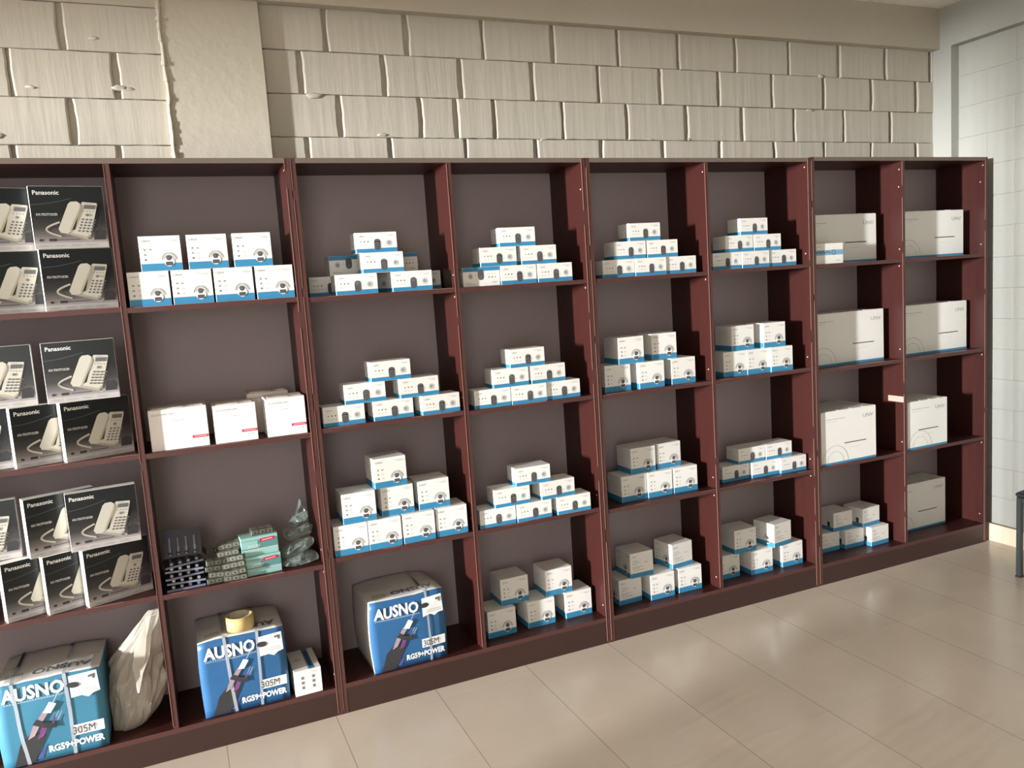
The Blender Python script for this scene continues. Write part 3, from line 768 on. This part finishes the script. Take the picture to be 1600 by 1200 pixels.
    place(o, x, y, z+.0003, w, d, yaw)
    return tag(o, label, 'box', 'blue cable cartons on the lowest shelves')
cable_carton(-.665, .016, .112, .315, .27, .287, -1, 'cable_teal', ((.052, .011, .022), (.207, .011, .004)), 2.0, 'teal-blue cable carton with two straps in the lowest left corner')
cable_carton(-.036, .020, .112, .300, .26, .285, 0, 'cable_blue', ((.090, .011, .018), (.205, .010, -.006)), 8.0, 'blue cable carton with a tape roll on top, strapped twice')
cable_carton(.590, .016, .119, .302, .275, .288, 1.5, 'cable_blue', ((.228, .009, .006),), 5.0, 'bright blue cable carton with one strap, alone in the third column', amp=.007, bulge=.008)

# ---- tape roll on the middle carton
mb = MB(); n = 40; zt = .405
def ringmesh(mb, ro, ri, z0, z1, m):
    k = mb.mi(m); V = []
    for r, z in ((ri, z0), (ro, z0), (ro, z1), (ri, z1)): V.append([mb.bm.verts.new((r*math.cos(2*PI*i/n), r*math.sin(2*PI*i/n), z)) for i in range(n)])
    for a in range(4):
        A, Bv = V[a], V[(a+1) % 4]
        for i in range(n):
            f = mb.bm.faces.new((A[i], A[(i+1) % n], Bv[(i+1) % n], Bv[i])); f.material_index = k; f.smooth = True
ringmesh(mb, .0505, .040, 0, .050, 'tape_yellow')
tr = empty('tape_roll', (.118, .070, zt+.0005))
tag(tr, 'pale yellow adhesive tape roll lying on top of the blue cable carton', 'tape')
o = mb.build('tape', tr); mb = MB(); ringmesh(mb, .0400, .0375, .001, .049, 'tape_core'); mb.build('core', tr)

# ---- small carton beside it
mb = MB(); w, d, h = .100, .19, .098
mb.box(-w/2, w/2, -d/2, d/2, 0, h, 'card_white', bev=.001); F = front(mb, w, d)
for i in range(3):
    for a in (.030, .070): F.rrect(a-.0055, .024+i*.019, a+.0055, .036+i*.019, .001, 'ink_grey'); F.rect(a-.003, .027+i*.019, a+.002, .032+i*.019, 'ink_mid', 1)
F.text('UNV', .066, .083, .008, 'ink_grey', sx=1.2); F.rect(.03, .086, .055, .087, 'ink_light')
t = top(mb, w, d, h); t.rect(.055, .001, .078, d-.001, 'band_blue'); t.rect(.06, .02, .073, d-.02, 'ink_dark', 1)
t.ell(.028, .10, .012, .016, 'ink_light')
o = mb.build('small_box', recalc=False); place(o, .284, .006, .1123, w, d, 1)
tag(o, 'small white box with blue stripe on its lid, right of the taped cable carton', 'box')

# ---- teal packets
def teal(x, y, z, yaw, label, lid=False):
    mb = MB(); w, d, h = .131, .075, .071
    mb.box(-w/2, w/2, -d/2, d/2, 0, h, 'teal_card', bev=.001); F = front(mb, w, d)
    F.rect(.001, .026, w-.001, h-.012, 'teal_dark'); F.rect(.001, .030, w*.45, h-.014, 'teal_card', 1)
    F.rect(.001, .0235, w-.001, .0255, 'ink_light', 1)
    F.poly([(.066, .048), (.118, .052), (.120, .063), (.068, .061)], 'ink_red', 2); F.stroke([(.074, .054), (.112, .057)], .003, 'ink_light', 3)
    for i in range(5): F.stroke([(.022+i*.009, .030), (.026+i*.009, .040), (.030+i*.009, .042), (.028+i*.009, .034)], .0010, 'ink_white', 3)
    o = mb.build('connector_box', recalc=False); place(o, x, y, z+.0004, w, d, yaw)
    return tag(o, label, 'box', 'teal connector boxes')
zg = ZA2[2]
teal(.153, .022, zg, 3, 'teal connector box with red label, lower of the stacked pair')
teal(.149, .028, zg+.0718, 3, 'teal connector box with red label, upper of the stacked pair')

def slab_pack(name, w, d, h, body, light, cells, z0=0):
    mb = MB(); mb.box(-w/2, w/2, -d/2, d/2, 0, h, body, bev=.002)
    F = front(mb, w, d)
    for i in range(cells):
        a = w*(i+.5)/cells; F.rrect(a-w*.36/cells, h*.2, a+w*.36/cells, h*.85, h*.15, light); F.ell(a, h*.5, w*.16/cells, h*.2, 'ink_dark', 1, n=10)
    t = top(mb, w, d, h)
    for i in range(cells): a = w*(i+.5)/cells; t.rrect(a-w*.38/cells, d*.1, a+w*.38/cells, d*.9, .003, light)
    return mb.build(name, recalc=False)
op = slab_pack('connector_packet', .080, .05, .020, 'olive_plastic', 'olive_light', 3)
G = [(.022, .016, 0, 4, 'lowest, front left of the heap'), (.028, .020, .021, -6, 'second layer, front left of the heap'), (.020, .030, .042, 5, 'third layer, left of the heap'), (.026, .022, .0635, 9, 'fourth layer, left of the heap'),
     (.104, .014, 0, -5, 'lowest, front right against the teal boxes'), (.100, .016, .0215, -9, 'second layer at right against the teal boxes'),
     (.098, .030, .044, -16, 'third layer at right against the teal boxes'), (.092, .040, .066, -22, 'fourth layer at right against the teal boxes'),
     (.088, .050, .088, -18, 'fifth layer, right of the heap'), (.070, .060, .110, -10, 'topmost at back of the heap'), (.030, .11, .0, 0, 'behind at the bottom of the heap'), (.030, .10, .085, 14, 'back left, near the top of the heap')]
SW = .070
for i, (x, y, dz, yaw, pos) in enumerate(G):
    if i: o = op.copy(); COL.objects.link(o)
    else: o = op
    x = min(x, .150-SW) if i in (4, 5, 6, 7) else x
    place(o, x if x < .08 else .066, y, zg+.0004+dz, .080, .05, yaw)
    o.rotation_euler.x = math.radians(rj.uniform(-3, 3)); o.rotation_euler.y = math.radians((-7 if x > .06 else 3)*(dz > 0))
    tag(o, 'olive packet of connectors, '+pos, 'packet', 'olive connector packets heaped on the third shelf')
# flat packet on the upper teal box
o = op.copy(); COL.objects.link(o); place(o, .190, .045, zg+.1436, .08, .05, 4); tag(o, 'olive packet of connectors lying on top of the teal boxes', 'packet', 'olive connector packets heaped on the third shelf')

# navy blister cards with metal connectors
def navy_card():
    r = empty('blister_card', (0, 0, 0)); w, d = .128, .10
    mb = MB(); mb.box(-w/2, w/2, -d/2, d/2, 0, .007, 'clear_edge', faces={'+z': 'navy_card', '-z': 'navy_card'}); mb.build('card', r)
    for i in range(4):
        q = MB(); x = -w/2+.022+i*.028
        q.cyl((x, -d/2+.006, .0125), (x, -d/2+.036, .0125), .0055, 'steel', 10); q.cyl((x, -d/2+.036, .0125), (x, d/2-.03, .0125), .0035, 'steel', 8)
        q.cyl((x, -d/2+.012, .0125), (x, -d/2+.018, .0125), .0064, 'navy_card', 10)
        q.build('connector', r)
    return r
def copy_tree(o, parent=None):
    c = o.copy(); COL.objects.link(c); c.parent = parent
    for ch in o.children: copy_tree(ch, c)
    return c
nc = navy_card()
NP = [('lowest of the stack', 0, 1.5), ('second from below in the stack', .0205, -1), ('third from below in the stack', .041, 2), ('fourth from below in the stack', .0615, -2), ('fifth from below in the stack', .082, 3)]
for i, (pos, dz, yaw) in enumerate(NP):
    o = nc if i == 0 else copy_tree(nc)
    o.location = (-.050+(0, .006, -.002, .005, 0)[i], .072+.004*i, zg+.0004+dz); o.rotation_euler = (0, math.radians((0, 1.5, -2, 1, -3)[i]), math.radians(yaw*2))
    tag(o, 'navy blister card with silver connectors, '+pos, 'packet', 'navy blister cards stacked on the third shelf')
o = copy_tree(nc); o.location = (-.046, .105, zg+.103); o.rotation_euler = (math.radians(68), 0, math.radians(-4))
o.location.z += .045
tag(o, 'navy blister card standing tilted on top of the stack', 'packet', 'navy blister cards stacked on the third shelf')

# crumpled clear bags with connectors
def crumple(name, w, d, h, seed, m, amp=.012, nu=22, nv=14, flat=True):
    mb = MB(); k = mb.mi(m); V = []
    for j in range(nv+1):
        v = j/nv; row = []
        ph = v*PI
        for i in range(nu):
            t = 2*PI*i/nu
            x = math.cos(t)*math.sin(ph); y = math.sin(t)*math.sin(ph); z = -math.cos(ph)
            ex = .6
            x = math.copysign(abs(x)**ex, x)*w/2; y = math.copysign(abs(y)**ex, y)*d/2; z = math.copysign(abs(z)**.8, z)*h/2+h/2
            n = noise.noise_vector(Vector((x, y, z))*28+Vector((seed, 0, 0)))
            e = noise.noise_vector(Vector((x, y, z))*70+Vector((seed, 5, 0)))
            row.append(mb.bm.verts.new((x+n.x*amp+e.x*amp*.5, y+n.y*amp+e.y*amp*.5, max(0, z+n.z*amp*.6))))
        V.append(row)
    for j in range(nv):
        for i in range(nu):
            try:
                f = mb.bm.faces.new((V[j][i], V[j][(i+1) % nu], V[j+1][(i+1) % nu], V[j+1][i])); f.material_index = k
            except ValueError: pass
    return mb
def clear_bag(x, y, z, w, d, h, yaw, roll, seed, label):
    r = empty('clear_bag', (x, y, z), math.radians(yaw)); r.rotation_euler.y = math.radians(roll)
    tag(r, label, 'bag', 'clear bags of metal connectors')
    crumple('film', w, d, h, seed, 'clear_plastic', .017, nu=16, nv=9).build('plastic_film', r)
    rr = random.Random(seed)
    for i in range(7):
        q = MB(); a = rr.uniform(-w*.33, w*.33); b = rr.uniform(-d*.25, d*.25); c = rr.uniform(h*.3, h*.6); t = rr.uniform(-.7, .7)
        p0 = Vector((a-.011*math.cos(t), b-.008*math.sin(t), c)); p1 = Vector((a+.011*math.cos(t), b+.008*math.sin(t), c+rr.uniform(-.004, .004)))
        q.cyl(p0, p1, .0048, 'steel', 10); q.cyl(p0, p0+(p1-p0)*.4, .006, 'dark_metal', 8)
        q.build('connector', r)
clear_bag(.354, .066, zg+.004, .136, .08, .040, 3, -5, 1, 'crumpled clear bag of connectors, lowest in the pile beside the bookcase side')
clear_bag(.354, .078, zg+.049, .128, .08, .038, 5, -16, 2, 'crumpled clear bag of connectors, second from below, tilted')
clear_bag(.364, .100, zg+.098, .116, .07, .040, -4, -12, 3, 'crumpled clear bag of connectors, third from below')
clear_bag(.376, .125, zg+.142, .092, .06, .032, -4, -22, 4, 'crumpled clear bag of connectors, topmost, with an open corner sticking up')
# the open mouth of the top bag: a thin crumpled sheet standing up
top_bag = [o for o in bpy.data.objects if o.name.startswith('clear_bag') and o.get('label', '').endswith('sticking up')][0]
mb = MB(); k = mb.mi('clear_plastic'); V = []
for i in range(9):
    row = []
    for j2 in range(9):
        u, v = i/8, j2/8
        x = -.036+.074*u+.012*v*(1-u); z = .012+v*(.022+.048*u**1.5)
        n = noise.noise_vector(Vector((u*3.1, v*3.3, 4)))
        row.append(mb.bm.verts.new((x+n.x*.006, .006+n.y*.016, z+n.z*.004)))
    V.append(row)
for i in range(8):
    for j2 in range(8):
        f = mb.bm.faces.new((V[i][j2], V[i+1][j2], V[i+1][j2+1], V[i][j2+1])); f.material_index = k
bmesh.ops.solidify(mb.bm, geom=mb.bm.faces[:], thickness=.0006)
mb.build('bag_mouth', top_bag)

# ---- white carrier bag leaning against the divider
prof = [(0, -.280, .074, .060), (.03, -.265, .098, .080), (.10, -.252, .110, .086), (.17, -.246, .110, .078), (.23, -.236, .100, .066), (.28, -.222, .082, .052), (.33, -.200, .056, .040), (.37, -.180, .036, .026), (.395, -.168, .022, .012)]
mb = MB(); k = mb.mi('bag_plastic'); nu = 44; V = []
NV = 34
for j in range(NV+1):
    zz = .395*j/NV
    for a, b in zip(prof, prof[1:]):
        if a[0] <= zz <= b[0]+1e-9: break
    t = (zz-a[0])/(b[0]-a[0]); cx = a[1]+(b[1]-a[1])*t; rx = a[2]+(b[2]-a[2])*t; ry = a[3]+(b[3]-a[3])*t
    row = []
    for i in range(nu):
        th = 2*PI*i/nu
        fold = 1-.16*abs(math.sin(th*3.5+zz*9))-.08*abs(math.sin(th*8-zz*21))
        x = rx*math.cos(th)*fold; y = ry*math.sin(th)*fold
        n = noise.noise_vector(Vector((x*14, y*14, zz*11+3)))
        row.append(mb.bm.verts.new((max(-.341+.006*n.y, min(cx+x+n.x*.013, -.151)), .125+y+n.y*.016+(.03*(zz/.395)), .1135+max(0, zz+n.z*.008*(zz > .01)+max(0, cx+x+.27)*.35*max(0, 1-zz/.2)))))
    V.append(row)
for j in range(NV):
    for i in range(nu):
        f = mb.bm.faces.new((V[j][i], V[j][(i+1) % nu], V[j+1][(i+1) % nu], V[j+1][i])); f.material_index = k
f = mb.bm.faces.new(V[0][::-1]); f.material_index = k
f = mb.bm.faces.new(V[-1]); f.material_index = k
# two handle loops folded down at the neck
for dx, dy, l in ((-.006, -.016, .16), (.010, -.010, .10)):
    pts = [Vector((-.178+dx, .13+dy, .50)), Vector((-.205+dx, .088+dy, .44)), Vector((-.222+dx, .070+dy, .40-l*.3)), Vector((-.236+dx, .050+dy, .42-l))]
    Lp = []
    for i, p in enumerate(pts):
        wd = (.012, .022, .026, .004)[i]; Lp.append((mb.bm.verts.new(p-Vector((wd, 0, 0))), mb.bm.verts.new(p+Vector((wd*.6, -.006, .004)))))
    for (a, b), (c, e) in zip(Lp, Lp[1:]):
        f = mb.bm.faces.new((a, b, e, c)); f.material_index = k
o = mb.build('carrier_bag')
tag(o, 'crumpled translucent white plastic bag standing between the lowest left cable cartons', 'bag')

# ---- metal stool at the right edge
st = empty('metal_stool', (3.889, -.551, 0), math.radians(8))
tag(st, 'dark metal stool cut off by the right picture edge, on the floor', 'stool')
for sx in (-1, 1):
    for sy in (-1, 1):
        mb = MB(); mb.box(sx*.15-.013, sx*.15+.013, sy*.15-.013, sy*.15+.013, 0.006, .405, 'dark_metal', bev=.004)
        o = mb.build('leg', st); mb = MB(); mb.box(sx*.15-.015, sx*.15+.015, sy*.15-.015, sy*.15+.015, 0, .008, 'seat_black', bev=.002); mb.build('foot', o)
mb = MB()
for sx in (-1, 1): mb.box(sx*.15-.012, sx*.15+.012, -.137, .137, .380, .404, 'dark_metal')
for sy in (-1, 1): mb.box(-.137, .137, sy*.15-.012, sy*.15+.012, .380, .404, 'dark_metal')
mb.build('frame', st)
mb = MB(); mb.box(-.168, .168, -.168, .168, .405, .430, 'seat_black', bev=.009); mb.build('seat', st)
